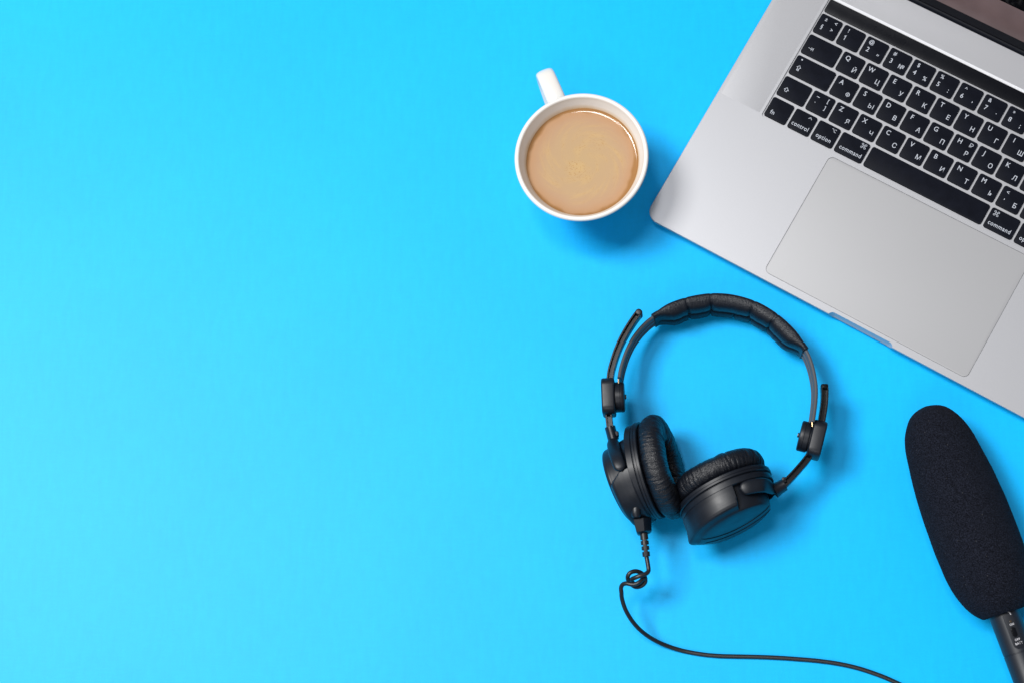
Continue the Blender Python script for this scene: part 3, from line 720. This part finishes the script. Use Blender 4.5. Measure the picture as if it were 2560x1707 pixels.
    hpart('ear_cushion', (V, F), m_leather, ang=80)
    hpart('speaker_cloth', orient(lathe([(.01, 3.0), (8, 2.9), (15, 2.0), (18, 1.2)], 48), C1, a1), m_mesh)
    return C1, C2, a1, a2, shell, ring
Z5 = lambda x, y: (1500 + x / 5.6, 1040 + y / 5.6)
Z6 = lambda x, y: (1670 + x / 5.227, 1080 + y / 5.227)
ZCUP = 36.5
L_ = cup(Z5(728, 745), Z5(262, 955), (.955, .20, .22), (.93, .33, .22), ZCUP, False, rs=.985, rc=1.02, seed=2.3)
Rr = cup(Z6(722, 757), Z6(880, 1200), (-.40, .90, -.17), (-.42, .88, -.17), ZCUP, True, rs=1.0, rc=.93, seed=9.1)

def yoke(socket_px, mids, end_px, zend, wd, ring_shell):
    """fork: socket, then one arm over the cup and one below"""
    so = at(*socket_px, 38); so[2] = 36.5
    out = []
    for sgn in (1, -1):
        pts = [so.copy()]
        for (x, y, z) in mids: p = at(x, y, z); p[2] = 36.5 + sgn * (z - 36.5); pts.append(p)
        p = at(*end_px, zend); p[2] = 36.5 + sgn * (zend - 36.5); pts.append(p)
        P, S = resample(catmull(pts, 8), 1.2)
        L = S[-1]
        # rounded far end
        def sec(s, L_):
            k2 = math.sqrt(max(1 - max(0, (s - (L - wd * .5)) / (wd * .5)) ** 2, .004))
            k0 = .62 + .38 * smoothstep(0, L * .35, s)
            return [(wd / 2 * k0 * k2 * math.copysign(abs(math.cos(a)) ** .75, math.cos(a)), 2.6 * (.35 + .65 * k2) * math.copysign(abs(math.sin(a)) ** .75, math.sin(a))) for a in (2 * math.pi * q / 20 for q in range(20))]
        out.append(sweep((P, S), sec))
    return hpart('yoke', join(*out), m_blk, ang=50), so
y1, so1 = yoke((1531.5, 1091), [(1532.5, 1106, 47), (1536, 1126, 58), (1543.5, 1149, 64.5)], (1554, 1176.5), 66.5, 8.6, None)
y2, so2 = yoke((1939, 1221), [(1927, 1216.5, 50), (1908, 1211.5, 61), (1880, 1214.5, 65.5)], (1849, 1222.5), 66.5, 9.8, None)
def socket(pA, pB, r0, r1, par, z=36.5):
    A = at(*pA, z + r0 * 1.2); B = at(*pB, z + r1 * 1.2); A[2] = B[2] = z; A = np.array(A); B = np.array(B)
    P = [A + (B - A) * t for t in np.linspace(0, 1, 8)]
    hpart('yoke_socket', tube(P, r0, 20, rfun=lambda t: r0 + (r1 - r0) * t * t, flat=1.5), m_blk, par, ang=40)
socket((1524, 1064), (1533, 1096), 3.7, 3.9, y1)
socket((1961, 1208), (1936, 1223), 4.3, 5.2, y2)
# small catch beside each socket
for (p_, par) in (((1541, 1083), y1), ((1960.5, 1198), y2)):
    q = at(*p_, 40); hpart('socket_catch', xform(rbox(3.0, 3.6, -3, 4, .8, .5), (q[0], q[1], 36.5), (1, 0, 0), (0, 1, 0), (0, 0, 1)), m_blk, par)

# cable: boss on the left cup, angled plug, strain relief, knotted lead
Z7 = lambda x, y: (1540 + x / 6.533, 1260 + y / 6.533)
bo = at(*Z7(318, 165), 56); bo[2] = 46
hpart('cable_boss', tube([(bo[0] + .3, bo[1] + 9 - i * 1.5, 53) for i in range(8)], 3.8, 24, rfun=lambda t: 3.7 - 1.2 * t ** 8), m_blk, ang=50)
pA, pB, pC = at(*Z7(366, 226), 50), at(*Z7(408, 465), 47), at(*Z7(455, 520), 44)
def plug_rings():
    R = []
    ax = nrm((pB - pA) * np.array([1, 1, 0])); sd = np.array([-ax[1], ax[0], 0])
    if sd[0] < 0: sd = -sd
    for t, hw, zt, zb, sl in ((-.03, 3.1, 49.6, 38, 3.6), (.0, 3.5, 50.4, 35, 4.6), (.05, 3.6, 50.6, 34.5, 4.8), (.9, 2.9, 48.8, 35, 4.2), (1.0, 2.3, 46.8, 36, 3.6), (1.04, 1.9, 45.6, 37, 3.0)):
        c = pA + (pB - pA) * t
        c = np.array([c[0], c[1], 0])
        R.append([tuple(c + sd * x + np.array([0, 0, z])) for x, z in ((-hw, zb), (-hw, zt - .5), (-hw + .4, zt), (hw - .4, zt), (hw + .1, zt - .4), (hw + sl, zt - 6), (hw + sl + .3, zt - 7), (hw + sl, zb))])
    return R
hpart('cable_plug', loft(plug_rings()), m_blk, ang=30)
sA, sB = at(*Z7(452, 470), 43), at(*Z7(498, 862), 42)
ax = sB - sA; Ls = np.linalg.norm(ax)
prs = []
def seg_(t0, t1, r): prs.extend([(t0, r - .35), (t0 + .01, r), (t1 - .01, r), (t1, r - .35)])
seg_(0, .27, 2.75); seg_(.275, .30, 1.7); seg_(.305, .48, 2.75); seg_(.485, .53, 1.5); seg_(.535, .70, 2.65); seg_(.705, .76, 1.5); seg_(.765, .97, 2.6)
rr_ = [(r, t * Ls) for t, r in prs]
sr = hpart('strain_relief', orient(lathe([(0.01, 0)] + rr_ + [(.01, .99 * Ls)], 20), sA, ax), m_cable, ang=30)
hpart('relief_spine', xform(rbox(2.4, Ls * .94, 1.6, 2.62, .5, .3, 0, Ls * .48), sA, nrm(np.cross(ax, (0, 0, 1))), nrm(ax), (0, 0, 1)), m_cable, sr)
CR = 1.50
K7 = lambda x, y, z: (*Z7(x, y), z)
ck = [K7(498, 850, 41), K7(510, 915, 41), K7(523, 990, 41), K7(531, 1050, 41), K7(524, 1100, 41.5), K7(470, 1140, 42.5), K7(390, 1165, 43), K7(310, 1195, 42), K7(258, 1222, 39.5), K7(262, 1262, 36), K7(310, 1305, 34.5),
      K7(370, 1320, 35), K7(435, 1300, 36.5), K7(478, 1240, 37), K7(470, 1180, 36.5), K7(428, 1128, 36.5), K7(360, 1095, 38), K7(290, 1092, 39.5), K7(225, 1120, 40), K7(192, 1175, 39), K7(200, 1240, 36),
      K7(245, 1300, 34), K7(320, 1345, 34.5), K7(400, 1335, 36), K7(470, 1280, 37), K7(478, 1215, 38.5), K7(440, 1215, 40), K7(390, 1262, 41.5), K7(320, 1300, 41.5), K7(245, 1303, 41), K7(170, 1288, 40), K7(110, 1306, 38.5), K7(82, 1360, 37), K7(88, 1430, 35.5)]
Zc = lambda x, y, z: (1500 + x / 2.94, 1200 + y / 2.94, z)
ck += [Zc(162, 870, 32), Zc(188, 950, 28), Zc(235, 1030, 23), Zc(295, 1098, 17.5), Zc(375, 1158, 11), Zc(475, 1208, 5), Zc(600, 1249, 2), Zc(740, 1276, 1.6), Zc(870, 1289, 1.5), Zc(1010, 1293, 1.5), Zc(1150, 1296, 1.5), Zc(1300, 1302, 1.5), Zc(1450, 1312, 1.5), Zc(1600, 1325, 1.5), Zc(1750, 1346, 1.5), Zc(1900, 1380, 1.5), Zc(2050, 1430, 1.5), Zc(2150, 1472, 1.5), Zc(2260, 1525, 1.5), Zc(2450, 1620, 1.5), Zc(2650, 1740, 1.5), Zc(2900, 1850, 1.5), Zc(3200, 1930, 1.5), Zc(3600, 1960, 1.5), Zc(4000, 1900, 1.5), Zc(4400, 1880, 1.5), Zc(4900, 1990, 1.5), Zc(5300, 2200, 1.5)]
cp = [at(*p) for p in ck]
CP, CS = resample(catmull(cp, 10), .9)
hpart('cable', tube(CP, CR, 14), m_cable, ang=60)

# ------------------------------------------------------------ microphone
Zm = lambda x, y: (2200 + x / 2.1556, 980 + y / 2.1556)
ZM = 29.0
M0, M1 = at(*Zm(482, 705), ZM), at(*Zm(668, 1196), ZM)
ad = nrm(M1 - M0); nd = np.array([ad[1], -ad[0], 0])
mb = M0
mic = empty('microphone', (mb[0], mb[1], 0), 0, 'black handheld shotgun microphone with a long foam windscreen at lower right', 'microphone')
lp = [(290, 67), (240, 76), (200, 95), (172, 122), (155, 150), (141, 195), (135, 240), (140, 310), (150, 370), (180, 490), (215, 630), (265, 790), (330, 950), (372, 1030), (410, 1100), (445, 1145), (480, 1180), (510, 1203), (545, 1220)]
pr = []
for x, y in lp:
    v = at(*Zm(x, y), ZM) - M0; pr.append((abs(v @ nd), v @ ad))
pr = pr[1:]; tip = pr[0][1] + .1
j0 = next(i for i, q_ in enumerate(pr) if q_[0] > 13.0); r1, s1 = pr[j0]
prof_f = [(.02, s1 - 5.4), (3, s1 - 5.2), (6, s1 - 4.5), (9, s1 - 3.3), (11.8, s1 - 1.7)] + pr[j0:]
prof_f += [(prof_f[-1][0] - 2.2, prof_f[-1][1] + 1.2), (prof_f[-1][0] - 5, prof_f[-1][1] + 1.0), (9.5, prof_f[-1][1] + .6)]
pf_ = prof_f[:6] + prof_f[7:-3:2] + prof_f[-3:]
PF, _ = resample(catmull([np.array(q_) for q_ in pf_], 6), .8)
PF[:, 0] = np.maximum(PF[:, 0], .02)
for _ in range(3):
    Q_ = PF.copy(); n_ = len(PF)
    for i in range(3, n_ - 14): PF[i] = Q_[max(0, i - 3):i + 4].mean(0)
seg = 200; rings = []
for i, (r, s) in enumerate(PF):
    R = []
    for j in range(seg):
        a = 2 * math.pi * j / seg
        q3 = Vector((math.cos(a) * r * 1.1, math.sin(a) * r * 1.1, s * 1.1))
        d = .22 * noise.noise(q3) + .35 * noise.noise(q3 * .06) if r > 3 else 0
        rr = r + d
        R.append(tuple(M0 + ad * s + rr * (math.cos(a) * nd + math.sin(a) * np.array([0, 0, 1.]))))
    rings.append(R)
obj('foam_windscreen', *loft(rings), m_foam, mic, base=(mb[0], mb[1], 0), ang=80)
# body tube
hl = at(*Zm(482, 705), ZM)
s_end = PF[-1][1]
hx = at(2436 + 0, 1546.6, ZM)
hA = at(2474, 1546.6, ZM); hB = at(2546, 1522, ZM)
wl = (hA - M0) @ nd; wr = (hB - M0) @ nd
off = (wl + wr) / 2; RH = abs(wl - wr) / 2
bprof = [(RH * .9, s_end - 9), (RH, s_end - 8.5), (RH, s_end + 27.0), (RH - .35, s_end + 27.2), (RH - .35, s_end + 27.7), (RH, s_end + 27.9), (RH, s_end + 82), (RH + 1, s_end + 84), (RH + 1, s_end + 120), (RH - .5, s_end + 121), (.02, s_end + 121)]
rings = [[tuple(M0 + nd * off + ad * s + r * (math.cos(a) * nd + math.sin(a) * np.array([0, 0, 1.]))) for a in (2 * math.pi * j / 64 for j in range(64))] for r, s in bprof]
obj('body_tube', *loft(rings), m_mic, mic, base=(mb[0], mb[1], 0), ang=30)
# recessed switch panel on top
ZP = ZM + RH
pc = at(*(lambda x, y: (2420 + x / 6.907, 1480 + y / 6.907))(785, 640), ZP)
fo = ((pc - M0) @ nd - off); so_ = (pc - M0) @ ad
fo = max(-4.0, min(4.0, fo)); tilt = math.asin(fo / RH)
up = np.array([0, 0, 1.]) * math.cos(tilt) + nd * math.sin(tilt); sdv = nd * math.cos(tilt) - np.array([0, 0, 1.]) * math.sin(tilt)
cp_ = M0 + nd * off + ad * so_ + up * (RH - .35)
pan = obj('switch_panel', *xform(rbox(7.2, 26, -1.0, .35, 3.5, .15), cp_, sdv, ad, up), m_blk, mic, base=(mb[0], mb[1], 0))
obj('power_switch', *xform(rbox(3.4, 6.6, 0, .75, 1.6, .3, .2, 1.6), cp_, sdv, ad, up), m_blk2, pan, base=(mb[0], mb[1], 0))
obj('indicator_light', *xform(rbox(1.6, 1.6, .2, .5, .8, .15, -.1, -5.6), cp_, sdv, ad, up), mat('indicator_lens', (.05, .035, .02), .2), pan, base=(mb[0], mb[1], 0))
def panel_text(txt, size, dx, dy):
    me = glyph_mesh(txt, size, .95, .04).copy(); me.materials.clear(); me.materials.append(m_white)
    B = [(-v) for v in ()]
    for v in me.vertices:
        # text reads across the tube, its top towards the windscreen
        lx, ly = v.co.x / MM, v.co.y / MM
        p = cp_ - sdv * (lx + dx) - ad * (ly - dy) + up * .36
        v.co = Vector((p - np.array([mb[0], mb[1], 0])) * MM)
    o = bpy.data.objects.new('printed_text', me); col.objects.link(o); o.parent = pan
panel_text('ON', 1.9, .2, -2.9); panel_text('OFF', 2.0, .2, 7.4); panel_text('BATT', 2.0, .3, 10.0)
V, F = strokes([[(-1.9, -9.6), (-1.6, -11.2), (-.4, -12.2), (1.2, -12.4)]], .5)
obj('printed_mark', *xform((V, F), cp_ + up * .36, sdv, ad, up), m_white, pan, base=(mb[0], mb[1], 0), smooth=False)
